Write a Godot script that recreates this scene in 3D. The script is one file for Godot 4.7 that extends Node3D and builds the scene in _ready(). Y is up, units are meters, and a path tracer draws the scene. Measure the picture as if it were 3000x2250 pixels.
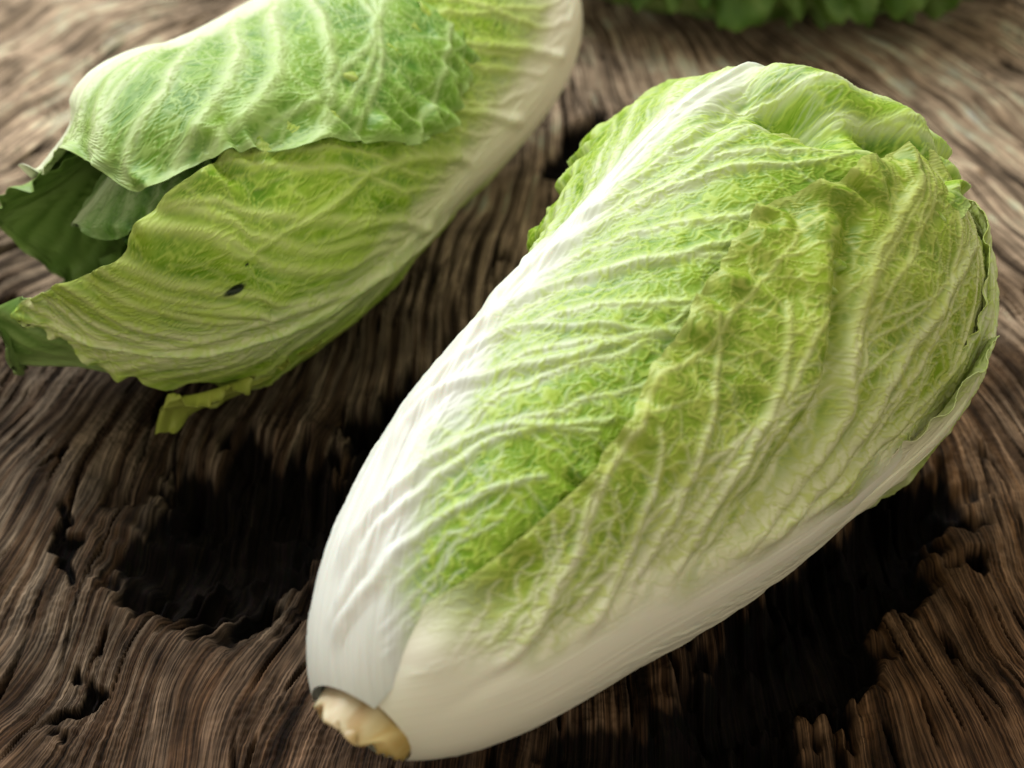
extends Node3D

# ------------------------------------------------------------------ noises
var n_low: FastNoiseLite
var n_mid: FastNoiseLite
var n_fine: FastNoiseLite
var n_one: FastNoiseLite
var n_net: FastNoiseLite
var n_net2: FastNoiseLite
var leaf_material: StandardMaterial3D
var rib_material: StandardMaterial3D
var leaf_count := 0

func noise_of(sd: int, kind: int, octaves: int) -> FastNoiseLite:
	var n := FastNoiseLite.new()
	n.seed = sd
	n.noise_type = kind
	n.frequency = 1.0
	if octaves > 1:
		n.fractal_type = FastNoiseLite.FRACTAL_FBM
		n.fractal_octaves = octaves
	else:
		n.fractal_type = FastNoiseLite.FRACTAL_NONE
	return n

# value of a list of [x, y] controls at x, smooth between them
func at(list: Array, x: float) -> float:
	var n := list.size()
	if x <= list[0][0]:
		return list[0][1]
	if x >= list[n - 1][0]:
		return list[n - 1][1]
	var i := 0
	while x > list[i + 1][0]:
		i += 1
	var x0: float = list[i][0]
	var x1: float = list[i + 1][0]
	var y0: float = list[i][1]
	var y1: float = list[i + 1][1]
	var s0 := (y1 - y0) / (x1 - x0)
	var ma := s0
	var mb := s0
	if i > 0:
		ma = (y1 - float(list[i - 1][1])) / (x1 - float(list[i - 1][0]))
	if i < n - 2:
		mb = (float(list[i + 2][1]) - y0) / (float(list[i + 2][0]) - x0)
	var h := x1 - x0
	var t := (x - x0) / h
	return y0 * (2 * t * t * t - 3 * t * t + 1) + ma * h * (t * t * t - 2 * t * t + t) + y1 * (3 * t * t - 2 * t * t * t) + mb * h * (t * t * t - t * t)

func shade(c: Array) -> Color:
	return Color(c[0], c[1], c[2])

# ------------------------------------------------------------------ the body that leaves wrap
class Body:
	var axis: Array          # points of the axis from the butt to the tip
	var length := 0.0
	var cum: Array = [0.0]
	var side: Vector3
	var m_a: PackedFloat32Array   # along the axis, per step of the meridian
	var m_r: PackedFloat32Array   # radius, likewise
	var m_step := 0.001
	var m_len := 0.0
	func setup(points: Array, profile: Array, side_: Vector3, radii: PackedFloat32Array) -> void:
		axis = points
		side = side_
		for i in range(1, points.size()):
			length += (points[i] as Vector3).distance_to(points[i - 1])
			cum.append(length)
		# walk the meridian at even steps of its own length
		var a := 0.0
		var n := 900
		var pa: float = profile[0][0]
		var pr: float = profile[0][1]
		var last: float = profile[profile.size() - 1][0]
		var run := 0.0
		var want := 0.0
		for i in range(1, n + 1):
			var q := float(i) / n
			a = last * (1.0 - (1.0 - q) * (1.0 - q))
			var r := radii[i]
			var d := sqrt((a - pa) * (a - pa) + (r - pr) * (r - pr))
			while want <= run + d:
				var f: float = (want - run) / maxf(d, 1e-9)
				m_a.append(lerpf(pa, a, f))
				m_r.append(lerpf(pr, r, f))
				want += m_step
			run += d
			pa = a
			pr = r
		m_len = (m_a.size() - 1) * m_step
	func centre(a: float) -> Vector3:
		var n := axis.size()
		if a >= length:
			return axis[n - 1] + (axis[n - 1] - axis[n - 2]).normalized() * (a - length)
		var i := 0
		while a > cum[i + 1]:
			i += 1
		var t: float = (a - cum[i]) / (cum[i + 1] - cum[i])
		var p0: Vector3 = axis[maxi(i - 1, 0)]
		var p3: Vector3 = axis[mini(i + 2, n - 1)]
		return (axis[i] as Vector3).cubic_interpolate(axis[i + 1], p0, p3, t)
	# [centre, tangent, up, side, radius, da/dm, dr/dm] at the meridian length m; past its end it goes straight on
	func frame(m: float) -> Array:
		var k := clampf(m / m_step, 0.0, m_a.size() - 1.001)
		var i := int(k)
		var f := k - i
		var a := lerpf(m_a[i], m_a[i + 1], f)
		var r := lerpf(m_r[i], m_r[i + 1], f)
		var lo := maxi(i - 4, 0)
		var hi := mini(i + 5, m_a.size() - 1)
		var da := (m_a[hi] - m_a[lo]) / ((hi - lo) * m_step)
		var dr := (m_r[hi] - m_r[lo]) / ((hi - lo) * m_step)
		var c := centre(a)
		var t := (centre(a + 0.004) - centre(a - 0.004)).normalized()
		var s := (side - t * side.dot(t)).normalized()
		var u := s.cross(t)
		if u.y < 0:
			u = -u
		return [c, t, u, s, r, da, dr]

func body(points: Array, profile: Array, side: Vector3) -> Body:
	var b := Body.new()
	var radii := PackedFloat32Array()
	var last: float = profile[profile.size() - 1][0]
	for i in 901:
		var q := float(i) / 900
		radii.append(maxf(at(profile, last * (1.0 - (1.0 - q) * (1.0 - q))), 0.002))
	b.setup(points, profile, side, radii)
	return b

# ------------------------------------------------------------------ one leaf
# p: body, m0, m1 (metres along the meridian), phic / left / right: controls over u of the rib's and the margins' angles in degrees,
# off: controls over u of the distance off the body, lift_l / lift_r: the same for the margins
func leaf(called: String, parent: Node3D, p: Dictionary) -> MeshInstance3D:
	leaf_count += 1
	var rng := RandomNumberGenerator.new()
	rng.seed = int(p.get("seed", leaf_count * 7 + 3))
	var ns := float(leaf_count) * 3.77
	var b: Body = p.body
	var nu: int = p.get("nu", 260)
	var nt: int = p.get("nt", 260)
	var m0: float = p.m0
	var m1: float = p.m1
	var ll := m1 - m0
	var w := nt + 1
	var total := (nu + 1) * w
	var frames := []
	var fc := PackedFloat32Array()
	var fl := PackedFloat32Array()
	var fr := PackedFloat32Array()
	var jl := PackedFloat32Array()
	var jr := PackedFloat32Array()
	var jag: float = p.get("jag", 1.2)
	for i in nu + 1:
		var u := float(i) / nu
		frames.append(b.frame(m0 + u * ll))
		var c := at(p.phic, u)
		var env := smoothstep(0.15, 0.5, u)
		var close := 1.0 - smoothstep(0.97, 1.0, u)
		fc.append(deg_to_rad(c))
		fl.append(deg_to_rad(c + (at(p.left, u) - c) * close))
		jl.append(deg_to_rad(jag * env * close * (n_mid.get_noise_2d(u * 14.0, ns) * 3.0 + n_mid.get_noise_2d(u * 40.0, ns) * 0.8)))
		fr.append(deg_to_rad(c + (at(p.right, u) - c) * close))
		jr.append(deg_to_rad(jag * env * close * (n_mid.get_noise_2d(u * 14.0, ns + 9.0) * 3.0 + n_mid.get_noise_2d(u * 40.0, ns + 5.0) * 0.8)))
	var hv := PackedFloat32Array()   # veins: height
	var pv := PackedFloat32Array()   # veins: paleness
	hv.resize(total)
	pv.resize(total)
	# ---- veins, traced in metres (x along, y across) and stamped onto the grid
	var rw0: float = p.get("rib0", 0.014)
	var rw1: float = p.get("rib1", 0.0015)
	var vein_h: float = p.get("vein_h", 1.0)
	var spacing: float = p.get("spacing", 0.015)
	var turn0: Array = p.get("angles", [0.22, 0.34, 0.6, 0.95, 0.5])
	var size: float = p.get("vein_r", 0.0019)
	var walks := []
	for mj in p.get("majors", []):   # the veins one can tell apart: [along, side, first angle, last angle, length, radius]
		walks.append([mj[0], mj[1] * lerpf(rw0, rw1, pow(mj[0] / ll, 0.7)) * 0.4, mj[1], mj[2], mj[3], mj[4], mj[5], mj[5] * 0.4, 2, 1.0])
	for pa in p.get("paths", []):   # veins that run through given places: [radius, [[metres along, angle], ...]]
		var ctl: Array = pa[1]
		var way := PackedVector2Array()
		for e in ctl.size() - 1:
			var p1 := Vector2(ctl[e][0], ctl[e][1])
			var p2 := Vector2(ctl[e + 1][0], ctl[e + 1][1])
			var p0 := Vector2(ctl[e - 1][0], ctl[e - 1][1]) if e > 0 else p1 * 2.0 - p2
			var p3 := Vector2(ctl[e + 2][0], ctl[e + 2][1]) if e < ctl.size() - 2 else p2 * 2.0 - p1
			for f in 40:
				var q2 := p1.cubic_interpolate(p2, p0, p3, f / 40.0)
				var fi := clampf((q2.x - m0) / ll * nu, 0.0, nu)
				way.append(Vector2(q2.x - m0, frames[int(fi)][4] * (deg_to_rad(q2.y) - fc[int(fi)])))
		var even := PackedVector2Array()
		var want := 0.0
		var gone := 0.0
		for e in way.size() - 1:
			var l := way[e].distance_to(way[e + 1])
			while want <= gone + l:
				even.append(way[e].lerp(way[e + 1], (want - gone) / maxf(l, 1e-9)))
				want += 0.0004
			gone += l
		walks.append([even[0].x, even[0].y, signf(even[even.size() / 2].y), 0.0, 0.0, even.size() * 0.0004, pa[0], pa[0] * 0.4, 2, 1.0, even])
	for sg in [-1.0, 1.0]:
		var x := 0.02 + rng.randf() * 0.008
		while x < ll * 0.96:
			var big := rng.randf_range(0.75, 1.15)
			walks.append([x, sg * lerpf(rw0, rw1, pow(x / ll, 0.7)) * 0.5, sg, rng.randf_range(turn0[0], turn0[1]), rng.randf_range(turn0[2], turn0[3]), 0.16, size * big, size * 0.5 * big, 2, 0.95])
			x += spacing * rng.randf_range(0.7, 1.35)
		x = 0.012
		while x < ll * 0.9:   # the fine parallel strands beside the rib
			walks.append([x, sg * lerpf(rw0, rw1, pow(x / ll, 0.7)) * 0.75, sg, rng.randf_range(0.2, 0.4), rng.randf_range(0.55, 0.95), rng.randf_range(0.025, 0.06), 0.0010, 0.0004, 1, 0.8])
			x += rng.randf_range(0.002, 0.0045)
	var wing: float = p.get("wing", 0.9)
	var q := 0
	while q < walks.size():
		var wk: Array = walks[q]
		q += 1
		var x: float = wk[0]
		var y: float = wk[1]
		var sg: float = wk[2]
		var run := 0.0
		var lmax: float = wk[5]
		var wander := rng.randf() * 100.0
		var next := rng.randf_range(0.004, 0.009)
		var flip := 1.0
		while run < lmax:
			var g := run / 0.05
			var th: float = lerpf(wk[3], wk[4], smoothstep(0.0, 1.0, g)) - (turn0[4] if wk[8] == 2 else 0.3) * smoothstep(0.05, 0.12, run)
			th += n_mid.get_noise_2d(wander, run * (90.0 if wk[8] == 2 else 140.0)) * (0.5 if wk[8] == 2 else 0.9)
			if wk.size() > 10:
				var way: PackedVector2Array = wk[10]
				var e := mini(int(run / 0.0004 + 0.5), way.size() - 2)
				x = way[e].x
				y = way[e].y + n_mid.get_noise_2d(wander, run * 60.0) * 0.0012
				var step := way[e + 1] - way[e]
				th = atan2(step.y * sg, step.x)
			else:
				x += cos(th) * 0.0004
				y += sg * sin(th) * 0.0004
			run += 0.0004
			var fi := x / ll * nu
			if fi < 1.0 or fi > nu - 2.0:
				break
			var i := int(fi)
			var r: float = frames[i][4]
			var phi := fc[i] + y / r
			var half: float = (fr[i] - fc[i]) if y > 0.0 else (fc[i] - fl[i])
			if half < 0.02:
				break
			var t := absf(phi - fc[i]) / half
			if t > 0.985:
				break
			var fj: float = (0.5 + 0.5 * t * signf(y)) * nt
			var along := run / lmax
			var rad: float = wk[6] * (1.0 - along) + wk[7] * along
			var dx := ll / nu
			var dy: float = r * half / (nt * 0.5)
			var wide: float = rad * (1.0 + wing * (1.0 - smoothstep(0.1, 0.75, along)) * (1.0 if wk[8] == 2 else 0.0))
			var ri := clampi(int(wide * 2.0 / dx) + 1, 1, 22)
			var rj := clampi(int(wide * 2.0 / dy) + 1, 1, 22)
			var ht: float = rad * (0.95 if wk[9] > 0.96 else (0.6 if wk[9] > 0.9 else (0.35 if wk[9] == 0.8 else 0.45))) * (1.0 - 0.35 * along) * smoothstep(0.0, 0.12, along)
			var pl: float = wk[9] * (1.0 - 0.4 * along)
			var ci := int(round(fi))
			var cj := int(round(fj))
			for ii in range(maxi(ci - ri, 0), mini(ci + ri, nu) + 1):
				var ddx := (ii - fi) * dx
				ddx *= ddx
				for jj in range(maxi(cj - rj, 0), mini(cj + rj, nt) + 1):
					var ddy := (jj - fj) * dy
					var dd := ddx + ddy * ddy
					var e := exp(-dd / (rad * rad))
					var k := ii * w + jj
					if e * ht > hv[k]:
						hv[k] = e * ht
					e = exp(-dd / (wide * wide)) * pl
					if e > pv[k]:
						pv[k] = e
			if wk[8] > 0 and run > next and x > 0.035 and absf(y) > 1.1 * lerpf(rw0, rw1, pow(x / ll, 0.7)):
				next = run + rng.randf_range(0.006, 0.013)
				flip = -flip
				var turn := flip * rng.randf_range(0.6, 1.0)
				var depth: int = wk[8]
				if depth == 2:
					walks.append([x, y, sg, th + turn, th + turn * 0.5, rng.randf_range(0.008, 0.020), 0.0006, 0.0003, 1, 0.55])
				elif rng.randf() < 0.3:
					walks.append([x, y, sg, th + turn * 1.3, th + turn * 1.2, rng.randf_range(0.004, 0.010), 0.00042, 0.0003, 0, 0.5])
	# ---- surface
	var ribh: float = p.get("rib_h", 0.0035)
	var g0: float = p.get("green_at", 0.006)
	var g1: float = p.get("green_full", 0.028)
	var gx0: float = p.get("green_from", 0.03)
	var gx1: float = p.get("green_to", 0.09)
	var pucker: float = p.get("pucker", 0.0016)
	var frill: float = p.get("frill", 0.003)
	var trough: Array = p.get("trough", [])   # [metres along, angle, depth] of a fold
	var grain_amt: float = p.get("grain", 0.05)
	var green_right: float = p.get("green_right", 1.0)
	var strand_h: float = p.get("strand_h", 0.00012)
	var spots: Array = p.get("spots", [])
	var vein_white: float = p.get("vein_white", 0.045)
	var tip_green: float = p.get("tip_green", 0.0)
	var left_from: float = p.get("left_from", 0.0)
	var dents: Array = p.get("dents", [])
	var groove: float = p.get("groove", 0.00055)
	var net_h: float = p.get("net_h", 0.0003)
	var c_white := shade(p.get("white", [0.76, 0.77, 0.72]))
	var c_green := shade(p.get("green", [0.20, 0.32, 0.03]))
	var c_green2 := shade(p.get("green2", [0.30, 0.42, 0.06]))
	var c_vein := shade(p.get("vein", [0.56, 0.66, 0.27]))
	var c_net := shade(p.get("net_colour", [0.46, 0.60, 0.09]))
	var net_amt: float = p.get("net", 1.0)
	var pos := PackedVector3Array()
	var col := PackedColorArray()
	var ribmask := PackedByteArray()
	var thick := PackedFloat32Array()
	pos.resize(total)
	col.resize(total)
	ribmask.resize(total)
	thick.resize(total)
	for i in nu + 1:
		var u := float(i) / nu
		var f: Array = frames[i]
		var r: float = f[4]
		var c: Vector3 = f[0]
		var tt: Vector3 = f[1]
		var uu: Vector3 = f[2]
		var ss: Vector3 = f[3]
		var da: float = f[5]
		var dr: float = f[6]
		var x := u * ll
		var rw := maxf(lerpf(rw0, rw1, pow(u, 0.7)), 0.001)
		var off := at(p.off, u)
		var ll_ := at(p.get("lift_l", [[0.0, 0.0]]), u)
		var lr_ := at(p.get("lift_r", [[0.0, 0.0]]), u)
		var gx := smoothstep(gx0, gx1, x)
		var fold_env := smoothstep(0.12, 0.5, u)
		var tr_phi := 0.0
		var tr_depth := 0.0
		if trough.size():
			tr_phi = at(trough, m0 + x)
			tr_depth = at(p.trough_depth, m0 + x)
		for j in w:
			var t := 2.0 * j / nt - 1.0
			var k := i * w + j
			var phi: float = lerpf(fc[i], fr[i], t) + jr[i] * pow(t, 8.0) if t > 0.0 else lerpf(fc[i], fl[i], -t) + jl[i] * pow(t, 8.0)
			var y := r * (phi - fc[i])
			var ay := absf(y)
			var at_ := absf(t)
			var s := ay / rw
			var rib := exp(-s * s * s * 0.9)
			var edge := smoothstep(0.55, 1.0, at_)
			# how leafy it is here
			var lo := n_low.get_noise_3d(x * 34.0, y * 34.0, ns)
			var lo2 := n_low.get_noise_3d(x * 90.0, y * 90.0, ns + 40.0)
			var leafy := smoothstep(g0, g0 + (g1 - g0) * (1.0 - 0.65 * smoothstep(0.3, 0.85, u)), ay - rw * 0.45 + lo * 0.006 + gx * 0.004) * gx
			leafy = clampf(leafy + smoothstep(0.75, 1.0, u) * 0.3 * (1.0 - rib), 0.0, 1.0)
			leafy = maxf(leafy, tip_green * smoothstep(0.45, 0.75, u))
			if t < 0.0 and left_from > 0.0:
				leafy *= smoothstep(left_from, left_from + 0.15, u)
			if t > 0.0:
				leafy *= green_right
			# net of small veins, drawn out along the strands
			var wx := x * 250.0 + n_mid.get_noise_3d(x * 130.0, y * 130.0, ns) * 1.1
			var wy := y * 290.0 + n_mid.get_noise_3d(x * 130.0, y * 130.0, ns + 20.0) * 1.1
			var cell := n_net.get_noise_2d(wx - absf(wy) * 0.5, wy) + 1.0
			var net := 1.0 - smoothstep(0.0, 0.24, cell)
			var cell2 := n_net2.get_noise_2d(wx * 2.3, wy * 2.3) + 1.0
			var net2 := 1.0 - smoothstep(0.0, 0.4, cell2)
			net = maxf(net, net2 * 0.4) * net_amt
			# relief
			var h := ribh * rib * (1.0 - 0.7 * u)
			h += hv[k] * vein_h * (0.55 + 0.45 * gx)
			h += (net * net_h + lo2 * 0.0005 - 0.0003) * leafy
			h += lo * pucker * leafy + lo * pucker * edge * fold_env
			h += n_fine.get_noise_2d(y * 900.0, x * 26.0) * strand_h * (1.0 - leafy)
			h -= (1.0 - smoothstep(0.0, 0.16, absf(n_mid.get_noise_2d(y * 190.0 + ns, x * 5.0)))) * groove * rib * smoothstep(0.02, 0.05, x)
			h += frill * edge * edge * fold_env * sin(x * 260.0 + lo * 6.0 + n_low.get_noise_2d(x * 50.0, ns + 3.0) * 5.0)
			var d := off + (ll_ if t < 0.0 else lr_) * pow(at_, 2.5) + h
			for dn in dents:   # [metres along, angle, depth, reach along, reach across]
				var dx := (m0 + x - float(dn[0])) / float(dn[3])
				var dy := (phi - deg_to_rad(dn[1])) * r / float(dn[4])
				var dd := dx * dx + dy * dy
				if dd < 6.0:
					d -= float(dn[2]) * exp(-dd)
			if trough.size():
				var tg := (phi - deg_to_rad(tr_phi)) * r
				d += tr_depth * (0.5 * exp(-pow((tg + 0.0075) / 0.006, 2.0)) - exp(-pow(tg / 0.0032, 2.0)))
			var radial := uu * cos(phi) + ss * sin(phi)
			var nrm := (radial * da - tt * dr).normalized()
			var v := c + radial * r + nrm * d
			pos[k] = v
			# colour
			var hue := clampf(0.5 + lo2 * 0.9 + lo * 0.5, 0.0, 1.0)
			var blade := c_green.lerp(c_green2, hue)
			var cc := c_white.lerp(blade, leafy)
			var vc := c_white.lerp(c_vein, clampf(maxf(smoothstep(0.0, vein_white, ay - rw), leafy * 0.3 + u * 0.5 - 0.1), 0.0, 1.0))
			cc = cc.lerp(vc, clampf(pv[k] * 1.05, 0.0, 1.0))
			cc = cc.lerp(c_net, clampf(net * 0.78 * leafy, 0.0, 1.0))
			cc = cc.lerp(c_vein.lerp(c_green2, 0.3), smoothstep(0.955, 1.0, at_) * 0.6 * leafy)
			for sp in spots:   # bruises and nibbled holes
				var sx := m0 + x - float(sp[0])
				var sy := (phi - deg_to_rad(sp[1])) * r
				cc = cc.lerp(Color(0.012, 0.02, 0.006), 1.0 - smoothstep(0.5, 1.0, sqrt(sx * sx + sy * sy * 3.0) / float(sp[2]) + lo2 * 1.2))
			var grain := 1.0 + n_fine.get_noise_2d(y * 700.0 + 31.0, x * 18.0) * grain_amt * (1.0 - leafy)
			col[k] = Color(cc.r * grain, cc.g * grain, cc.b * grain)
			ribmask[k] = 1 if rib > 0.5 else 0
			thick[k] = lerpf(0.0008 + 0.0035 * rib * (1.0 - u) + 0.6 * hv[k], 0.00025, smoothstep(0.8, 0.99, at_))
	# keep it out of the wood
	var floor_y: float = p.get("floor", 0.0015)
	for k in total:
		if pos[k].y < floor_y + 0.006:
			var yy := pos[k].y - floor_y
			pos[k].y = floor_y + 0.006 * exp((yy - 0.006) / 0.006) if yy < 0.006 else pos[k].y
	var nor := grid_normals(pos, nu, nt)
	# outward is the side away from the axis
	var mid := (nu / 2) * w + nt / 2
	var outward := (pos[mid] - (frames[nu / 2][0] as Vector3)).dot(nor[mid]) > 0.0
	if not outward:
		for k in total:
			nor[k] = -nor[k]
	var tri_leaf := PackedInt32Array()
	var tri_rib := PackedInt32Array()
	for i in nu:
		for j in nt:
			var a := i * w + j
			var is_rib := ribmask[a] + ribmask[a + 1] + ribmask[a + w] + ribmask[a + w + 1] >= 2 and u_ok(i, nu)
			quad(tri_rib if is_rib else tri_leaf, a, a + 1, a + w + 1, a + w, not outward)
	var lp := PackedVector3Array()
	var ln := PackedVector3Array()
	var lc := PackedColorArray()
	var li := PackedInt32Array()
	take(tri_leaf, pos, nor, col, lp, ln, lc, li)
	# the inner face, coarser, and the rim that closes the leaf's thickness
	var st := 5
	var gi := nu
	var gj := nt / st
	var first := lp.size()
	for i in gi + 1:
		var a := i
		for j in gj + 1:
			var e := mini(j * st, nt) if j < gj else nt
			var k := a * w + e
			lp.append(pos[k] - nor[k] * thick[k])
			ln.append(-nor[k])
			lc.append(col[k].lerp(c_vein, 0.25))
	for i in gi:
		for j in gj:
			var a := first + i * (gj + 1) + j
			quad(li, a, a + 1, a + gj + 2, a + gj + 1, outward)
	for sd in 2:
		var base := lp.size()
		for i in nu + 1:
			var k := i * w + (0 if sd == 0 else nt)
			var o := (pos[k] - pos[k + (1 if sd == 0 else -1)]).normalized()
			if o.length() < 0.5:
				o = nor[k]
			for e in 2:
				lp.append(pos[k] - nor[k] * thick[k] * e)
				ln.append(o)
				lc.append(col[k])
		var e0 := base + (nu / 2) * 2
		var face := (lp[e0 + 3] - lp[e0]).cross(lp[e0 + 1] - lp[e0])   # out of a clockwise face
		var turned := face.dot(ln[e0]) < 0.0
		for i in nu:
			var a := base + i * 2
			quad(li, a, a + 1, a + 3, a + 2, turned)
	var node := MeshInstance3D.new()
	node.name = called
	node.mesh = build(lp, ln, lc, li)
	node.material_override = leaf_material
	parent.add_child(node, true)
	if tri_rib.size() > 60:
		var rp := PackedVector3Array()
		var rn := PackedVector3Array()
		var rc := PackedColorArray()
		var ri2 := PackedInt32Array()
		take(tri_rib, pos, nor, col, rp, rn, rc, ri2)
		var rb := MeshInstance3D.new()
		rb.name = "midrib"
		rb.mesh = build(rp, rn, rc, ri2)
		rb.material_override = rib_material
		node.add_child(rb, true)
	return node

func u_ok(i: int, nu: int) -> bool:
	return i < nu * 0.92

func quad(out: PackedInt32Array, a: int, b: int, c: int, d: int, flip: bool) -> void:
	if flip:
		out.append_array([a, c, b, a, d, c])
	else:
		out.append_array([a, b, c, a, c, d])

func take(tris: PackedInt32Array, pos: PackedVector3Array, nor: PackedVector3Array, col: PackedColorArray, op: PackedVector3Array, on: PackedVector3Array, oc: PackedColorArray, oi: PackedInt32Array) -> void:
	var map := PackedInt32Array()
	map.resize(pos.size())
	map.fill(-1)
	for k in tris:
		if map[k] < 0:
			map[k] = op.size()
			op.append(pos[k])
			on.append(nor[k])
			oc.append(col[k])
		oi.append(map[k])

func build(p: PackedVector3Array, n: PackedVector3Array, c: PackedColorArray, i: PackedInt32Array, uv := PackedVector2Array()) -> ArrayMesh:
	var a := []
	a.resize(Mesh.ARRAY_MAX)
	a[Mesh.ARRAY_VERTEX] = p
	a[Mesh.ARRAY_NORMAL] = n
	a[Mesh.ARRAY_COLOR] = c
	a[Mesh.ARRAY_INDEX] = i
	if uv.size():
		a[Mesh.ARRAY_TEX_UV] = uv
	var m := ArrayMesh.new()
	m.add_surface_from_arrays(Mesh.PRIMITIVE_TRIANGLES, a)
	return m

func grid_normals(pos: PackedVector3Array, nu: int, nt: int) -> PackedVector3Array:
	var w := nt + 1
	var nor := PackedVector3Array()
	nor.resize(pos.size())
	for i in nu + 1:
		var i0 := maxi(i - 1, 0) * w
		var i1 := mini(i + 1, nu) * w
		for j in w:
			var du := pos[i1 + j] - pos[i0 + j]
			var dv := pos[i * w + mini(j + 1, nt)] - pos[i * w + maxi(j - 1, 0)]
			var n := du.cross(dv)
			var l := n.length()
			nor[i * w + j] = n / l if l > 1e-14 else Vector3.ZERO
	# pinched tips take the normal of the row before
	for i in range(1, nu + 1):
		for j in w:
			if nor[i * w + j] == Vector3.ZERO:
				nor[i * w + j] = nor[(i - 1) * w + j]
	return nor

# ------------------------------------------------------------------ the wood
var hollows := []

func wood_u(x: float, z: float) -> Vector2:
	# the grain fans out from a pith behind the cabbages
	var dx := x - 0.02
	var dz := z + 0.42
	dx += n_low.get_noise_2d(x * 6.0, z * 6.0) * 0.007 + n_low.get_noise_2d(x * 26.0 + 7.0, z * 26.0) * 0.0008
	dz += n_low.get_noise_2d(x * 6.0 + 50.0, z * 6.0) * 0.01
	for kn in knots:
		var ex: float = x - kn[0]
		var ez: float = z - kn[1]
		var e := exp(-(ex * ex + ez * ez) / (kn[2] * kn[2]))
		dx += ex * e * 0.6
	return Vector2(atan2(dx, dz) * 1.3, sqrt(dx * dx + dz * dz))

var knots := []

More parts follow.
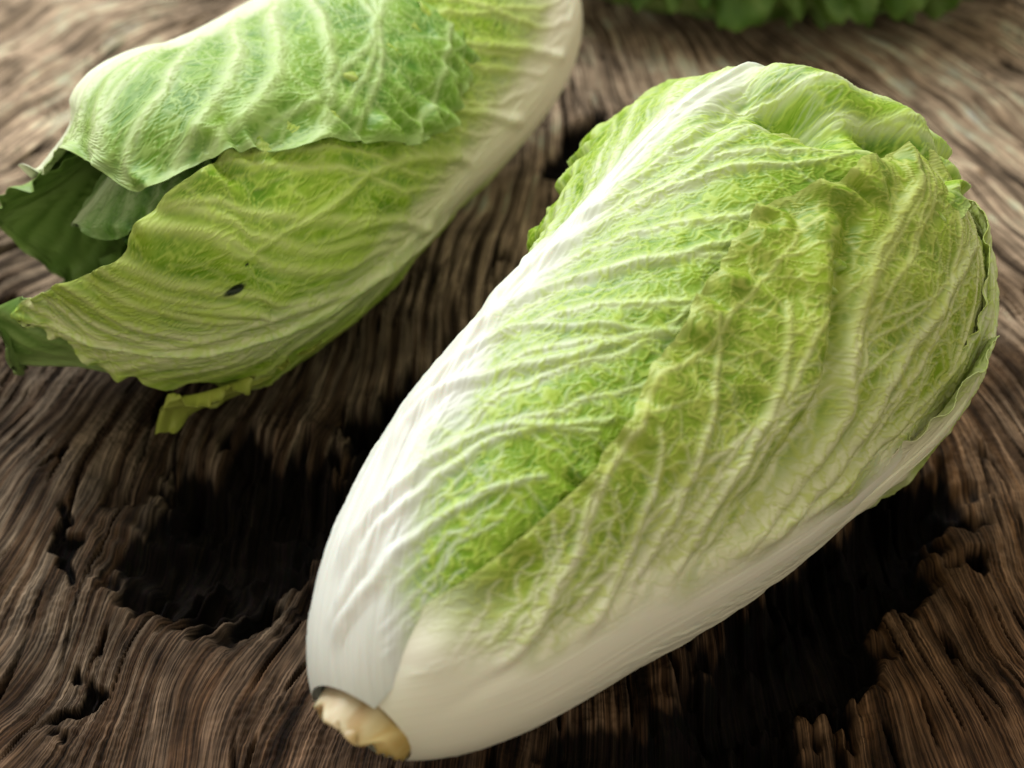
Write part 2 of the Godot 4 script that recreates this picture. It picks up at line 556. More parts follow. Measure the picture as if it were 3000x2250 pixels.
func wood() -> void:
	var xs := PackedFloat32Array()
	var zs := PackedFloat32Array()
	var x := -0.8
	while x < 0.8:
		xs.append(x)
		var a := absf(x)
		x += 0.0005 if a < 0.17 else (0.0011 if a < 0.25 else 0.02)
	xs.append(0.8)
	var z := -0.85
	while z < 0.75:
		zs.append(z)
		z += 0.02 if z < -0.30 or z > 0.19 else (0.0011 if z < -0.10 else (0.0007 if z < 0.0 else 0.0005))
	zs.append(0.75)
	var nx := xs.size() - 1
	var nz := zs.size() - 1
	var w := nx + 1
	var pos := PackedVector3Array()
	var uvs := PackedVector2Array()
	var col := PackedColorArray()
	pos.resize(w * (nz + 1))
	col.resize(w * (nz + 1))
	uvs.resize(w * (nz + 1))
	var tan_c := Color(0.50, 0.37, 0.255)
	var grey_c := Color(0.135, 0.100, 0.070)
	var brown_c := Color(0.075, 0.045, 0.026)
	var rust_c := Color(0.13, 0.064, 0.024)
	var umber_c := Color(0.072, 0.036, 0.018)
	var shade_crack_c := Color(0.007, 0.005, 0.004)  # shade in the hollows put into the colour; cracks and dark grain too
	for i in nz + 1:
		var zz := zs[i]
		for j in w:
			var xx := xs[j]
			var g := wood_u(xx, zz)
			var u := g.x
			var v := g.y
			var f1 := n_mid.get_noise_2d(u * 22.0, v * 7.0)
			var f2 := n_one.get_noise_2d(u * 80.0 + 11.0, v * 10.0)
			var f3 := n_one.get_noise_2d(u * 160.0 + 5.0, v * 16.0)
			var f4 := n_one.get_noise_2d(u * 280.0, v * 24.0 + 40.0)
			var lump := n_low.get_noise_2d(xx * 14.0 + 3.0, zz * 14.0)
			# cracks along the grain
			var cr := n_one.get_noise_2d(u * 30.0 + 70.0, v * 7.0 + 2.0)
			var crack := 1.0 - smoothstep(0.0, 0.10, absf(cr))
			crack *= smoothstep(0.05, 0.3, n_low.get_noise_2d(xx * 16.0 + 30.0, zz * 16.0) + 0.1)
			var wx := n_mid.get_noise_2d(xx * 60.0, zz * 60.0) * 0.008 + n_low.get_noise_2d(xx * 22.0, zz * 22.0) * 0.014
			var wz := n_mid.get_noise_2d(xx * 60.0 + 9.0, zz * 60.0) * 0.008 + n_low.get_noise_2d(xx * 22.0 + 31.0, zz * 22.0) * 0.014 + n_one.get_noise_2d(u * 80.0 + 4.0, v * 14.0) * 0.008
			var hol_shade := 0.0
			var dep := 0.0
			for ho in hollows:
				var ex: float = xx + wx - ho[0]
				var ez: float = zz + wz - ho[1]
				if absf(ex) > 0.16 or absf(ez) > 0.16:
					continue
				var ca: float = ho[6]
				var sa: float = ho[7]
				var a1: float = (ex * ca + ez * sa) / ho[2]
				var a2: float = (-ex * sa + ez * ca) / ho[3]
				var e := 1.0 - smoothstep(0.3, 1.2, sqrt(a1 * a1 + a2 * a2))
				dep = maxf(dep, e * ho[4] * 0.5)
				hol_shade = maxf(hol_shade, smoothstep(0.12, 0.42, e + f2 * 0.14 + f3 * 0.10) * ho[5])  # how much shade is painted into the hollow
			var amp := (0.35 + 0.65 * smoothstep(-0.3, 0.4, n_low.get_noise_2d(xx * 18.0 + 60.0, zz * 18.0))) * (1.0 - 0.5 * smoothstep(0.0, -0.12, zz))
			var rough := n_one.get_noise_2d(xx * 380.0, zz * 380.0) + n_one.get_noise_2d(xx * 140.0 + 7.0, zz * 140.0)
			var h := lump * 0.005 + (f1 * 0.0010 + (f2 * 0.0005 + f3 * 0.0004 + f4 * 0.00025 + rough * 0.00045) * amp) * (1.0 - 0.6 * hol_shade)
			h -= crack * 0.0055
			h -= dep
			h += dep * (f2 * 0.05 + f1 * 0.1)
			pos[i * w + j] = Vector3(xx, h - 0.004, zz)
			uvs[i * w + j] = Vector2(u * 10.0, v * 0.7)
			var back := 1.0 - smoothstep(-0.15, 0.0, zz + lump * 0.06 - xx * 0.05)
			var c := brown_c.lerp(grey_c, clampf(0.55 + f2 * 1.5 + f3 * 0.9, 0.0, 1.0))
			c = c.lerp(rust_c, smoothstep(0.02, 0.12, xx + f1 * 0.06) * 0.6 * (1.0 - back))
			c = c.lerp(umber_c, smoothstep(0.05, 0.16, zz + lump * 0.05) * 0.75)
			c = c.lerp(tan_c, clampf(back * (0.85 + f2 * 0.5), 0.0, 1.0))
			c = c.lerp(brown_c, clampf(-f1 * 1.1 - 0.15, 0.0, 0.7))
			c = c.lerp(shade_crack_c, clampf(maxf(hol_shade * 1.25, crack * 0.85) + clampf(-f2 * 1.2 - 0.35, 0.0, 0.6), 0.0, 1.0))
			var gr := (1.55 + 0.35 * back) * (1.0 + (f4 * 0.45 + f3 * 0.45) * amp + f2 * 0.3) * (1.0 + 0.55 * n_low.get_noise_2d(xx * 24.0 + 90.0, zz * 24.0) + 0.35 * n_low.get_noise_2d(xx * 95.0, zz * 95.0 + 17.0))
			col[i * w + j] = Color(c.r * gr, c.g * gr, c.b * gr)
	var nor := grid_normals(pos, nz, nx)
	var tris := PackedInt32Array()
	for k in nor.size():
		if nor[k].y < 0.0:
			nor[k] = -nor[k]
	for i in nz:
		for j in nx:
			var a := i * w + j
			quad(tris, a, a + 1, a + w + 1, a + w, false)
	var node := MeshInstance3D.new()
	node.name = "wood_slab"
	node.mesh = build(pos, nor, col, tris, uvs)
	var m := StandardMaterial3D.new()
	m.vertex_color_use_as_albedo = true
	m.roughness = 0.85
	m.metallic_specular = 0.22
	var fibre := noise_of(91, FastNoiseLite.TYPE_SIMPLEX_SMOOTH, 3)
	fibre.frequency = 1.0 / 22.0
	var im := fibre.get_seamless_image(1024, 1024)
	im.convert(Image.FORMAT_RGB8)
	var height := ImageTexture.create_from_image(im)
	var tint := im.duplicate() as Image
	tint.adjust_bcs(1.75, 0.5, 1.0)
	m.albedo_texture = ImageTexture.create_from_image(tint)
	m.heightmap_enabled = true
	m.heightmap_texture = height
	m.heightmap_scale = 0.035
	node.material_override = m
	node.set_meta("kind", "structure")
	node.set_meta("label", "weathered cracked wooden slab with hollows under the cabbages, their shade painted black")
	add_child(node, true)

func thing(called: String, label: String, category: String, group: String, where: Vector3) -> Node3D:
	var o := Node3D.new()
	o.name = called
	o.set_meta("label", label)
	o.set_meta("category", category)
	if group:
		o.set_meta("group", group)
	add_child(o, true)
	return o

# the cut end of the stem: an uneven disc with a ragged rim
func stem_base(parent: Node3D, c: Vector3, axis: Vector3, side: Vector3, r: float, sd: int, back: Vector3) -> void:
	var n := noise_of(sd, FastNoiseLite.TYPE_SIMPLEX_SMOOTH, 2)
	var nr := 40
	var na := 96
	var w := na + 1
	var s := (side - axis * side.dot(axis)).normalized()
	var u := s.cross(axis)
	if u.y < 0:
		u = -u
	var pos := PackedVector3Array()
	var col := PackedColorArray()
	for i in nr + 1:
		var q := float(i) / nr
		for j in w:
			var a := TAU * j / na
			var cu := cos(a)
			var su := sin(a)
			var rim := r * (1.0 + 0.20 * n.get_noise_2d(cu * 0.7 + 5.0, su * 0.7))
			var rr: float
			var d: float
			var sink := 0.0
			if q < 0.6:
				rr = rim * q / 0.6
				d = 0.0025 * n.get_noise_2d(cu * q * 5.0, su * q * 5.0) + 0.0008 * n.get_noise_2d(cu * q * 22.0, su * q * 22.0)
			else:
				var e := (q - 0.6) / 0.4
				rr = rim * (1.0 + 0.03 * sin(e * PI) + 0.12 * e * e)
				sink = 0.014 * e
				d = 0.0030 * n.get_noise_2d(cu * 0.9, su * 0.9) * (1.0 - e)
			pos.append(c - axis * d + back * sink + (u * cu + s * su) * rr)
			var tone := clampf(0.5 + n.get_noise_2d(cu * q * 4.0 + 9.0, su * q * 4.0) * 1.6, 0.0, 1.0)
			var cc := Color(0.62, 0.52, 0.30).lerp(Color(0.36, 0.20, 0.06), tone * 0.75)
			cc = cc.lerp(Color(0.62, 0.52, 0.36), smoothstep(0.5, 0.7, q) * clampf(0.75 - su * 0.9 - tone * 0.35, 0.0, 1.0))
			cc = cc.lerp(Color(0.30, 0.17, 0.06), exp(-pow((q - 0.57) / 0.05, 2.0)) * clampf(0.5 + n.get_noise_2d(a * 3.0, 8.0) * 1.5, 0.0, 0.9))
			cc = cc.lerp(Color(0.46, 0.32, 0.09), smoothstep(0.2, 0.9, su) * 0.7)
			col.append(cc)
	var nor := grid_normals(pos, nr, na)
	var k := (nr / 4) * w
	var good := nor[k].dot(-axis) > 0.0
	if not good:
		for e in nor.size():
			nor[e] = -nor[e]
	var tris := PackedInt32Array()
	for i in nr:
		for j in na:
			var a := i * w + j
			quad(tris, a, a + 1, a + w + 1, a + w, not good)
	var node := MeshInstance3D.new()
	node.name = "stem_base"
	node.mesh = build(pos, nor, col, tris)
	node.material_override = rib_material
	parent.add_child(node, true)

func _ready() -> void:
	# ---- camera
	var cam := Camera3D.new()
	cam.name = "camera"
	var pitch := deg_to_rad(42.0)
	cam.position = Vector3(0, 0.62 * sin(pitch), 0.62 * cos(pitch))
	cam.rotation = Vector3(-pitch, 0, 0)
	var lens := CameraAttributesPhysical.new()
	lens.frustum_focal_length = 12.0 / tan(deg_to_rad(11.5))
	lens.frustum_focus_distance = 0.525
	lens.exposure_aperture = 8.5
	cam.attributes = lens
	add_child(cam)
	cam.fov = 23.0
	cam.near = 0.01
	cam.far = 20.0
	cam.current = true
	# ---- air and light
	var we := WorldEnvironment.new()
	we.name = "environment"
	var env := Environment.new()
	env.background_mode = Environment.BG_COLOR
	env.background_color = Color(0.72, 0.66, 0.52).linear_to_srgb()
	env.tonemap_mode = Environment.TONE_MAPPER_LINEAR
	env.tonemap_exposure = 0.94
	env.sdfgi_enabled = true
	env.ssao_enabled = true
	env.ssil_enabled = true
	we.environment = env
	add_child(we)
	var key := AreaLight3D.new()
	key.name = "window_light"
	key.area_size = Vector2(1.3, 1.1)
	key.light_color = Color(0.965, 0.985, 1.0)
	key.light_energy = 3.5
	key.shadow_enabled = true
	add_child(key)
	key.look_at_from_position(Vector3(-0.42, 1.1, -0.78), Vector3(0.02, 0.0, 0.02))
	# ---- shared stuff
	n_low = noise_of(11, FastNoiseLite.TYPE_SIMPLEX_SMOOTH, 2)
	n_mid = noise_of(23, FastNoiseLite.TYPE_SIMPLEX_SMOOTH, 2)
	n_fine = noise_of(37, FastNoiseLite.TYPE_SIMPLEX, 2)
	n_one = noise_of(71, FastNoiseLite.TYPE_SIMPLEX_SMOOTH, 1)
	n_net = noise_of(5, FastNoiseLite.TYPE_CELLULAR, 1)
	n_net.cellular_return_type = FastNoiseLite.RETURN_DISTANCE2_SUB
	n_net.cellular_distance_function = FastNoiseLite.DISTANCE_EUCLIDEAN
	n_net2 = noise_of(9, FastNoiseLite.TYPE_CELLULAR, 1)
	n_net2.cellular_return_type = FastNoiseLite.RETURN_DISTANCE2_SUB
	n_net2.cellular_distance_function = FastNoiseLite.DISTANCE_EUCLIDEAN
	leaf_material = StandardMaterial3D.new()
	leaf_material.vertex_color_use_as_albedo = true
	leaf_material.roughness = 0.45
	leaf_material.metallic_specular = 0.42
	leaf_material.backlight_enabled = true
	leaf_material.backlight = Color(0.5, 0.5, 0.5)
	rib_material = StandardMaterial3D.new()
	rib_material.vertex_color_use_as_albedo = true
	rib_material.roughness = 0.4
	rib_material.metallic_specular = 0.45
	rib_material.subsurf_scatter_enabled = true
	rib_material.subsurf_scatter_strength = 0.12
	# ---- the wood: [x, z, half length, half width, depth, strength of the painted shade, cos, sin of its turn]
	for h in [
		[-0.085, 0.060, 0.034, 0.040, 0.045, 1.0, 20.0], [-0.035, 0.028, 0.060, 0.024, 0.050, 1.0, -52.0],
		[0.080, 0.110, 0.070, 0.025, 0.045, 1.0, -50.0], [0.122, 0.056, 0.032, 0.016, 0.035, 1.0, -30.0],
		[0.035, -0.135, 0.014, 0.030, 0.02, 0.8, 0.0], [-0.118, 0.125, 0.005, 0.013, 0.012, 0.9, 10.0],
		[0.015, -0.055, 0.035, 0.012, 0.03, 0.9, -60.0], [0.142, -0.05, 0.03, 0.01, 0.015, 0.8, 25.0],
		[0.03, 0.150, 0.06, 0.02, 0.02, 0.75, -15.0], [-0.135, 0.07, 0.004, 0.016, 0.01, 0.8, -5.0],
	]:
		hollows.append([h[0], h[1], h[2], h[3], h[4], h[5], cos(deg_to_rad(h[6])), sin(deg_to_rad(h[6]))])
	knots = [[-0.115, 0.118, 0.03], [-0.16, -0.12, 0.03], [0.19, 0.02, 0.04]]
	var t0 := Time.get_ticks_msec()
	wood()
	print("wood ", Time.get_ticks_msec() - t0)
	front_cabbage()
	print("front ", Time.get_ticks_msec() - t0)
	rear_cabbage()
	far_cabbage()
	print("all ", Time.get_ticks_msec() - t0)

func front_cabbage() -> void:
	var o := thing("napa_cabbage", "nearest napa cabbage, pale green with broad white ribs, cut stem facing the viewer", "cabbage", "napa cabbages on the wood", Vector3.ZERO)
	var b := body([Vector3(-0.0356, 0.046, 0.1742), Vector3(0.0005, 0.0535, 0.121), Vector3(0.0425, 0.058, 0.0716), Vector3(0.079, 0.0605, 0.0177), Vector3(0.112, 0.062, -0.038)],
		[[0.0, 0.0110], [0.006, 0.0160], [0.0125, 0.0210], [0.0202, 0.0262], [0.0335, 0.0335], [0.055, 0.0412], [0.0785, 0.0468], [0.115, 0.0525], [0.1505, 0.057], [0.175, 0.0610], [0.195, 0.0610], [0.210, 0.054], [0.220, 0.042], [0.226, 0.026], [0.228, 0.010]],
		Vector3(0.77, 0, 0.64).normalized())
	var tn := (b.centre(0.01) - b.centre(0.0)).normalized()
	stem_base(o, b.centre(0.0) - tn * 0.0025, (tn * 0.8 + Vector3(0.1, 0.55, 0)).normalized(), b.side, 0.0124, 4, tn)
	var m := b.m_len
	var yellow := {"green": [0.30, 0.42, 0.03], "green2": [0.42, 0.52, 0.07], "vein": [0.6, 0.66, 0.25]}
	# inner leaves first
	leaf("inner_leaf", o, {"body": b, "m0": 0.004, "m1": m * 0.985, "phic": [[0, 20.0], [1, 20.0]], "left": [[0, -60.0], [0.9, -70.0], [1, -40.0]], "right": [[0, 100.0], [0.9, 100.0], [1, 90.0]], "white": [0.7, 0.68, 0.52], "off": [[0, -0.002], [0.1, -0.008], [0.7, -0.014], [1, -0.014]], "nu": 160, "nt": 200, "frill": 0.003}.merged(yellow))
	leaf("inner_leaf", o, {"body": b, "m0": 0.004, "m1": m * 0.97, "phic": [[0, 190.0], [1, 190.0]], "left": [[0, 80.0], [1, 80.0]], "right": [[0, 300.0], [1, 300.0]], "off": [[0, -0.002], [0.1, -0.005], [1, -0.004]], "nu": 110, "nt": 120})
	# far side leaf whose tip stands up behind the others
	leaf("outer_leaf", o, {"body": b, "m0": 0.005, "m1": m * 0.90, "seed": 15, "phic": [[0, -80.0], [0.7, -50.0], [1, -20.0]], "left": [[0, -120.0], [0.5, -170.0], [0.9, -120.0], [1, -60.0]], "right": [[0, -50.0], [0.5, -10.0], [0.85, 35.0], [0.95, 30.0], [1, 0.0]], "off": [[0, -0.003], [0.65, -0.005], [0.8, -0.010], [0.92, -0.004], [1, 0.006]], "nu": 260, "nt": 260, "rib0": 0.02, "rib1": 0.002, "frill": 0.0025}.merged(yellow))
	# the rim of a right hand leaf that shows past the tip
	leaf("outer_leaf", o, {"body": b, "m0": 0.03, "m1": m * 0.95, "seed": 16, "phic": [[0, 95.0], [1, 75.0]], "left": [[0, 60.0], [0.5, 40.0], [0.9, 35.0], [1, 60.0]], "right": [[0, 130.0], [0.5, 150.0], [0.9, 120.0], [1, 90.0]], "off": [[0, -0.003], [0.78, -0.003], [0.9, 0.002], [1, 0.005]], "nu": 280, "nt": 260, "frill": 0.0035}.merged(yellow))
	# left leaf
	leaf("outer_leaf", o, {"body": b, "m0": 0.001, "m1": m * 0.87, "seed": 8, "phic": [[0, -25.0], [0.15, -30.0], [0.35, -36.0], [0.6, -36.0], [0.8, -27.0], [1, -10.0]], "left": [[0, -110.0], [0.6, -125.0], [0.72, -84.0], [0.9, -72.0], [1, -30.0]], "right": [[0, 25.0], [0.12, 30.0], [0.3, 42.0], [0.5, 42.0], [0.75, 46.0], [0.9, 52.0], [0.96, 44.0], [1, 8.0]], "dents": [[0.200, 3.0, 0.016, 0.007, 0.013], [0.214, 0.0, -0.005, 0.006, 0.022], [0.210, 27.0, 0.013, 0.006, 0.012], [0.222, 27.0, -0.005, 0.005, 0.014], [0.195, -14.0, 0.004, 0.02, 0.004]], "off": [[0, 0.001], [0.5, 0.001], [0.8, 0.002], [0.92, 0.004], [1, 0.003]], "lift_l": [[0, 0.0], [0.66, 0.0], [0.74, 0.005], [0.85, 0.006], [1, 0.004]], "lift_r": [[0, -0.001], [0.25, -0.0018], [0.5, -0.003], [0.72, -0.003], [0.88, 0.0], [1, 0.002]], "nu": 480, "nt": 480, "rib0": 0.020, "rib1": -0.001, "white": [0.70, 0.71, 0.66], "green": [0.11, 0.25, 0.003], "green2": [0.24, 0.40, 0.012], "vein": [0.60, 0.70, 0.32], "left_from": 0.42, "green_from": 0.006, "green_to": 0.040, "spacing": 0.016, "vein_r": 0.0012, "wing": 1.7, "paths": [[0.0032, [[0.10, -38.0], [0.124, -34.0], [0.135, -28.0], [0.162, -12.0], [0.193, -2.0]]], [0.0028, [[0.085, -36.0], [0.10, -31.0], [0.118, -20.0], [0.138, 2.0], [0.157, 16.0], [0.17, 24.0]]], [0.0024, [[0.065, -36.0], [0.080, -32.0], [0.098, -22.0], [0.107, -4.0], [0.119, 16.0]]], [0.0026, [[0.055, -34.0], [0.071, -30.0], [0.080, -22.0], [0.096, -2.0], [0.117, 14.0], [0.128, 22.0]]], [0.0024, [[0.030, -30.0], [0.046, -24.0], [0.068, -8.0], [0.080, 12.0], [0.093, 24.0]]], [0.0022, [[0.016, -28.0], [0.031, -21.0], [0.051, -13.0], [0.073, 4.0], [0.088, 24.0]]], [0.0022, [[0.012, -24.0], [0.024, -16.0], [0.040, -6.0], [0.058, 8.0], [0.07, 22.0]]], [0.0024, [[0.12, -40.0], [0.15, -52.0], [0.18, -60.0]]], [0.0024, [[0.14, -34.0], [0.165, -22.0], [0.19, -16.0], [0.21, -14.0]]], [0.0022, [[0.15, -20.0], [0.17, -2.0], [0.185, 14.0], [0.198, 22.0]]]], "jag": 0.4, "green_full": 0.018})
	# right leaf: its rib lies along the lower right side, its blade meets the left leaf's in a seam along the top
	leaf("outer_leaf", o, {"body": b, "m0": 0.002, "m1": m * 0.87, "seed": 5, "phic": [[0, 66.0], [0.15, 80.0], [0.4, 86.0], [0.8, 94.0], [1, 78.0]], "left": [[0, 6.0], [0.10, 10.0], [0.18, 24.0], [0.29, 31.0], [0.40, 27.0], [0.5, 19.0], [0.68, 13.0], [0.78, 22.0], [0.9, 32.0], [0.96, 44.0], [1, 70.0]], "right": [[0, 160.0], [0.5, 180.0], [0.85, 150.0], [0.95, 120.0], [1, 90.0]], "off": [[0, -0.001], [0.12, 0.0002], [0.3, 0.0026], [0.5, 0.004], [0.8, 0.005], [1, 0.003]], "nu": 500, "nt": 560, "jag": 0.8, "frill": 0.0018, "rib0": 0.0225, "rib1": 0.005, "rib_h": 0.003, "green_at": -0.003, "green_full": 0.017, "green_from": 0.016, "green_to": 0.048, "white": [0.85, 0.81, 0.67], "groove": 0.0001, "grain": 0.01, "strand_h": 0.00003, "green_right": 0.0, "dents": [[0.026, 33.0, -0.0025, 0.009, 0.006], [0.045, 38.0, 0.002, 0.012, 0.005], [0.045, 61.0, 0.0012, 0.02, 0.0022], [0.075, 66.0, 0.0012, 0.02, 0.0022], [0.105, 72.0, 0.0012, 0.02, 0.002]], "green": [0.14, 0.25, 0.005], "green2": [0.27, 0.39, 0.018], "vein": [0.62, 0.66, 0.24], "net_colour": [0.46, 0.52, 0.10], "angles": [0.25, 0.45, 0.3, 0.6, 0.35], "vein_r": 0.0010, "wing": 0.6, "spacing": 0.012, "paths": [[0.0034, [[0.095, 78.0], [0.108, 76.0], [0.139, 66.0], [0.149, 55.0], [0.174, 42.0], [0.204, 37.0]]], [0.0034, [[0.10, 80.0], [0.119, 78.0], [0.142, 75.0], [0.165, 66.0], [0.192, 62.0], [0.220, 58.0]]], [0.0026, [[0.12, 84.0], [0.133, 81.0], [0.163, 82.0], [0.19, 80.0]]], [0.0024, [[0.075, 74.0], [0.088, 66.0], [0.118, 54.0], [0.133, 44.0], [0.146, 33.0]]], [0.0022, [[0.05, 68.0], [0.065, 61.0], [0.088, 46.0], [0.098, 35.0]]], [0.0022, [[0.06, 70.0], [0.08, 60.0], [0.105, 46.0], [0.122, 32.0], [0.13, 24.0]]], [0.0020, [[0.03, 60.0], [0.048, 52.0], [0.065, 42.0], [0.075, 34.0]]], [0.0022, [[0.15, 56.0], [0.165, 46.0], [0.185, 42.0]]]], "trough": [[0.09, 66.0], [0.115, 66.0], [0.137, 58.0], [0.150, 48.0], [0.161, 39.0], [0.175, 32.0]], "trough_depth": [[0.095, 0.0], [0.12, 0.003], [0.15, 0.005], [0.165, 0.005], [0.185, 0.0]]})
	# the edge of one more leaf that folds over the right end
	leaf("outer_leaf", o, {"body": b, "m0": 0.10, "m1": m * 0.90, "seed": 17, "phic": [[0, 104.0], [0.5, 96.0], [1, 76.0]], "left": [[0, 100.0], [0.35, 92.0], [0.6, 78.0], [0.8, 66.0], [0.93, 60.0], [1, 72.0]], "right": [[0, 130.0], [0.6, 140.0], [0.9, 115.0], [1, 80.0]], "off": [[0, -0.002], [0.3, 0.001], [0.5, 0.0045], [0.85, 0.006], [1, 0.004]], "lift_l": [[0, 0.0], [0.5, 0.0], [0.9, 0.001], [1, 0.001]], "nu": 280, "nt": 260, "rib0": 0.008, "rib1": 0.001, "frill": 0.0009, "jag": 0.45, "green_at": -0.003, "green_full": 0.012, "green_from": 0.0, "green_to": 0.03, "green": [0.14, 0.25, 0.005], "green2": [0.27, 0.39, 0.018], "vein": [0.62, 0.66, 0.24], "angles": [0.2, 0.35, 0.25, 0.5, 0.3]})
	# a small outer leaf at the lower right, its tip standing a little off the head
	leaf("outer_leaf", o, {"body": b, "m0": 0.105, "m1": m * 0.76, "seed": 33, "phic": [[0, 106.0], [0.6, 100.0], [1, 92.0]], "left": [[0, 100.0], [0.4, 93.0], [0.75, 82.0], [0.93, 80.0], [1, 89.0]], "right": [[0, 130.0], [0.6, 135.0], [0.85, 120.0], [1, 94.0]], "off": [[0, -0.002], [0.35, 0.003], [0.7, 0.0065], [1, 0.005]], "lift_l": [[0, 0.0], [0.5, 0.001], [0.75, 0.004], [0.9, 0.004], [1, 0.001]], "nu": 240, "nt": 200, "rib0": 0.010, "rib1": 0.002, "jag": 0.4, "frill": 0.001, "white": [0.78, 0.72, 0.55], "green": [0.2, 0.32, 0.05], "green2": [0.36, 0.45, 0.12]})

func rear_cabbage() -> void:
	var o := thing("napa_cabbage", "left napa cabbage lying behind the nearest one, leafy dark green end toward the left edge", "cabbage", "napa cabbages on the wood", Vector3.ZERO)
	var b := body([Vector3(-0.001, 0.045, -0.181), Vector3(-0.0308, 0.048, -0.1172), Vector3(-0.057, 0.049, -0.0761), Vector3(-0.0837, 0.049, -0.0365), Vector3(-0.1045, 0.048, -0.0202), Vector3(-0.1199, 0.045, -0.0116), Vector3(-0.1422, 0.042, -0.0063), Vector3(-0.1582, 0.04, -0.0022)],
		[[0.0, 0.012], [0.01, 0.024], [0.025, 0.034], [0.045, 0.040], [0.0706, 0.0425], [0.119, 0.0445], [0.167, 0.0485], [0.194, 0.050], [0.212, 0.041], [0.235, 0.027], [0.25, 0.019]],
		Vector3(0.77, 0, 0.64).normalized())
	var tn := (b.centre(0.01) - b.centre(0.0)).normalized()
	stem_base(o, b.centre(0.0) - tn * 0.004, tn, b.side, 0.0125, 6, tn)
	var m := b.m_len
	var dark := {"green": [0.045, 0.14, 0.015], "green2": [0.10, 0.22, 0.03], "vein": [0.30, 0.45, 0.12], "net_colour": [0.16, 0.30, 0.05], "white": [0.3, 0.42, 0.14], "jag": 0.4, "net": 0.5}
	var deep_shade := {"green": [0.02, 0.085, 0.003], "green2": [0.04, 0.13, 0.006], "vein": [0.06, 0.16, 0.015], "net_colour": [0.05, 0.14, 0.01], "white": [0.05, 0.14, 0.01], "jag": 0.12, "net": 0.25, "net_h": 0.0}  # leaf colours darkened to paint in the shade of the hollow end
	var blue := {"green": [0.08, 0.21, 0.015], "green2": [0.19, 0.35, 0.022], "vein": [0.54, 0.66, 0.30], "net_colour": [0.36, 0.52, 0.14], "jag": 0.6, "white": [0.74, 0.76, 0.58]}
	leaf("inner_leaf", o, {"body": b, "m0": 0.02, "m1": m * 0.75, "phic": [[0, 0.0], [1, 0.0]], "left": [[0, -175.0], [1, -175.0]], "right": [[0, 175.0], [1, 175.0]], "off": [[0, -0.006], [0.7, -0.012], [1, -0.034]], "nu": 140, "nt": 180}.merged(deep_shade))
	leaf("inner_leaf", o, {"body": b, "m0": 0.08, "m1": m * 0.90, "seed": 51, "phic": [[0, 0.0], [1, 10.0]], "left": [[0, -40.0], [0.7, -60.0], [0.9, -50.0], [1, -20.0]], "right": [[0, 60.0], [0.7, 60.0], [0.9, 50.0], [1, 30.0]], "off": [[0, -0.006], [0.6, -0.012], [1, -0.022]], "nu": 180, "nt": 180, "frill": 0.002, "pucker": 0.0008}.merged(deep_shade))
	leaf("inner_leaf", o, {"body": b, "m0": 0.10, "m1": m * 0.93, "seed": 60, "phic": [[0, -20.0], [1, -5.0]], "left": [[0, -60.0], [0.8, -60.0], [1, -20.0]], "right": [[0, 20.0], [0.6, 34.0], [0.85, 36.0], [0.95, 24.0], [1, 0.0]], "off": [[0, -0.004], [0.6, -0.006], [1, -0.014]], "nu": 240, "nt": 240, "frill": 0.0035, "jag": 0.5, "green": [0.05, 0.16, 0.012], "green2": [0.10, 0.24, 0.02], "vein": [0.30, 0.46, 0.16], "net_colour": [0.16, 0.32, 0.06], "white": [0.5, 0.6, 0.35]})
	# far side leaves round the hollow end
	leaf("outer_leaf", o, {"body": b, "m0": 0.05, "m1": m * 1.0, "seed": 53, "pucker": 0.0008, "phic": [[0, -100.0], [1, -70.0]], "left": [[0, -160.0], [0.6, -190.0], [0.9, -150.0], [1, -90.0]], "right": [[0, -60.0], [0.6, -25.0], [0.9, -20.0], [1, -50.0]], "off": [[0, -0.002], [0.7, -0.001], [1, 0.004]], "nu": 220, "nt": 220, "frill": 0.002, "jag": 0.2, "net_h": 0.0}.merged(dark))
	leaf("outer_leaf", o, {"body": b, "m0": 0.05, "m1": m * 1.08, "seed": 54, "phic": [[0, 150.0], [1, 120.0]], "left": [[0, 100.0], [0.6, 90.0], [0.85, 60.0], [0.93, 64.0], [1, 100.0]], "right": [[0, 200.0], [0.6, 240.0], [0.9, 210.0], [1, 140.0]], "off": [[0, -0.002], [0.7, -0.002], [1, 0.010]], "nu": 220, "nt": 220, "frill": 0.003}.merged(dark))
	# a torn yellow scrap of leaf that sticks out below
	leaf("outer_leaf", o, {"body": b, "m0": 0.165, "m1": m * 0.84, "seed": 59, "phic": [[0, 130.0], [1, 118.0]], "left": [[0, 118.0], [1, 112.0]], "right": [[0, 150.0], [0.7, 150.0], [1, 124.0]], "off": [[0, 0.0], [0.6, 0.003], [1, 0.011]], "lift_r": [[0, 0.0], [0.5, 0.002], [1, 0.007]], "nu": 260, "nt": 200, "rib0": 0.006, "frill": 0.004, "jag": 2.2, "white": [0.36, 0.40, 0.08], "green": [0.22, 0.27, 0.008], "green2": [0.32, 0.36, 0.02], "vein": [0.40, 0.43, 0.07]})
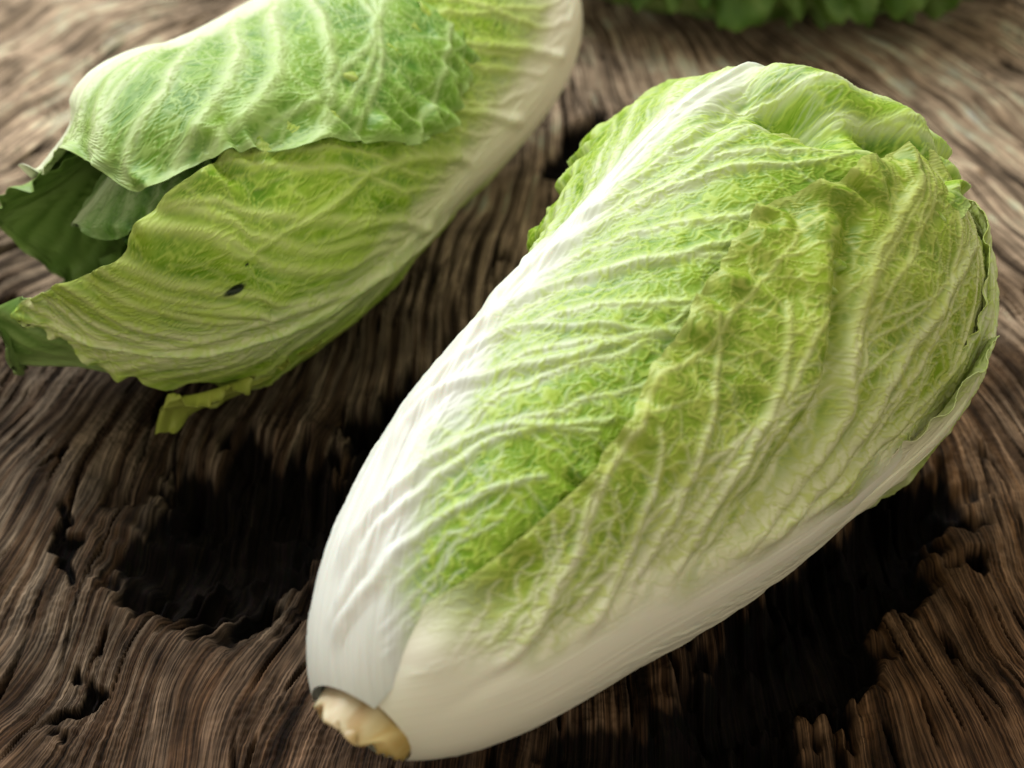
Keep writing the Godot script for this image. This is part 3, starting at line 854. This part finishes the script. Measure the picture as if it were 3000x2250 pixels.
	# near leaf with its rib along the right side
	leaf("outer_leaf", o, {"body": b, "m0": 0.002, "m1": m * 0.995, "seed": 57, "phic": [[0, 78.0], [0.3, 92.0], [0.7, 98.0], [0.85, 88.0], [1, 66.0]], "left": [[0, -5.0], [0.2, -14.0], [0.34, 6.0], [0.42, 26.0], [0.58, 28.0], [0.66, 22.0], [0.74, 33.0], [0.765, 34.0], [0.80, 37.0], [0.835, 47.0], [0.90, 53.0], [0.97, 60.0], [1, 64.0]], "right": [[0, 140.0], [0.5, 160.0], [0.75, 150.0], [0.85, 112.0], [0.92, 90.0], [1, 68.0]], "off": [[0, 0.001], [0.5, 0.003], [0.8, 0.005], [1, 0.006]], "lift_l": [[0, 0.0], [0.73, -0.001], [0.78, 0.004], [0.9, 0.004], [1, 0.0]], "nu": 460, "nt": 440, "rib0": 0.023, "rib1": -0.004, "green_at": 0.004, "vein_r": 0.0013, "spacing": 0.011, "frill": 0.002, "white": [0.90, 0.84, 0.64], "groove": 0.0002, "strand_h": 0.00005, "spots": [[0.207, 72.0, 0.0022], [0.203, 66.0, 0.0010]], "green": [0.12, 0.27, 0.005], "green2": [0.26, 0.42, 0.014], "vein": [0.58, 0.65, 0.22], "jag": 0.8, "tip_green": 0.9, "wing": 0.5, "vein_white": 0.012, "paths": [[0.0026, [[0.13, 108.0], [0.16, 102.0], [0.186, 93.0], [0.204, 88.0], [0.223, 87.0], [0.240, 80.0]]], [0.0026, [[0.12, 90.0], [0.139, 76.0], [0.165, 62.0], [0.187, 63.0], [0.202, 64.0], [0.207, 54.0]]], [0.0022, [[0.15, 100.0], [0.165, 84.0], [0.178, 74.0], [0.19, 70.0]]], [0.0022, [[0.09, 92.0], [0.11, 74.0], [0.135, 56.0], [0.16, 44.0]]], [0.0022, [[0.06, 84.0], [0.08, 66.0], [0.10, 48.0], [0.12, 36.0]]], [0.0018, [[0.2, 90.0], [0.21, 78.0], [0.222, 66.0]]]]})
	# upper leaf, bluish green, its wavy margin over the near one
	leaf("outer_leaf", o, {"body": b, "m0": 0.004, "m1": m * 0.93, "seed": 55, "phic": [[0, -30.0], [0.4, -42.0], [1, -30.0]], "left": [[0, -100.0], [0.6, -120.0], [0.9, -90.0], [1, -50.0]], "right": [[0, 15.0], [0.2, 30.0], [0.4, 56.0], [0.56, 66.0], [0.66, 52.0], [0.76, 35.0], [0.82, 31.0], [0.86, 27.0], [0.89, 8.0], [0.93, -4.0], [0.97, -10.0], [1, -28.0]], "off": [[0, -0.005], [0.3, -0.005], [0.44, 0.004], [0.7, 0.006], [0.85, 0.006], [1, 0.003]], "lift_r": [[0, 0.0], [0.3, -0.002], [0.5, 0.0], [0.7, 0.0], [1, 0.003]], "nu": 420, "nt": 420, "rib0": 0.016, "rib1": 0.002, "frill": 0.0022, "pucker": 0.0014}.merged(blue))

func far_cabbage() -> void:
	var o := thing("napa_cabbage", "dark leafy cabbage at the back, cut off by the top edge", "cabbage", "napa cabbages on the wood", Vector3.ZERO)
	var b := body([Vector3(-0.02, 0.04, -0.275), Vector3(0.01, 0.042, -0.268), Vector3(0.045, 0.044, -0.258), Vector3(0.085, 0.044, -0.252), Vector3(0.125, 0.044, -0.256), Vector3(0.165, 0.044, -0.265)],
		[[0.0, 0.020], [0.02, 0.030], [0.06, 0.040], [0.12, 0.043], [0.18, 0.041], [0.22, 0.030], [0.235, 0.015]],
		Vector3(0, 0, 1))
	var m := b.m_len
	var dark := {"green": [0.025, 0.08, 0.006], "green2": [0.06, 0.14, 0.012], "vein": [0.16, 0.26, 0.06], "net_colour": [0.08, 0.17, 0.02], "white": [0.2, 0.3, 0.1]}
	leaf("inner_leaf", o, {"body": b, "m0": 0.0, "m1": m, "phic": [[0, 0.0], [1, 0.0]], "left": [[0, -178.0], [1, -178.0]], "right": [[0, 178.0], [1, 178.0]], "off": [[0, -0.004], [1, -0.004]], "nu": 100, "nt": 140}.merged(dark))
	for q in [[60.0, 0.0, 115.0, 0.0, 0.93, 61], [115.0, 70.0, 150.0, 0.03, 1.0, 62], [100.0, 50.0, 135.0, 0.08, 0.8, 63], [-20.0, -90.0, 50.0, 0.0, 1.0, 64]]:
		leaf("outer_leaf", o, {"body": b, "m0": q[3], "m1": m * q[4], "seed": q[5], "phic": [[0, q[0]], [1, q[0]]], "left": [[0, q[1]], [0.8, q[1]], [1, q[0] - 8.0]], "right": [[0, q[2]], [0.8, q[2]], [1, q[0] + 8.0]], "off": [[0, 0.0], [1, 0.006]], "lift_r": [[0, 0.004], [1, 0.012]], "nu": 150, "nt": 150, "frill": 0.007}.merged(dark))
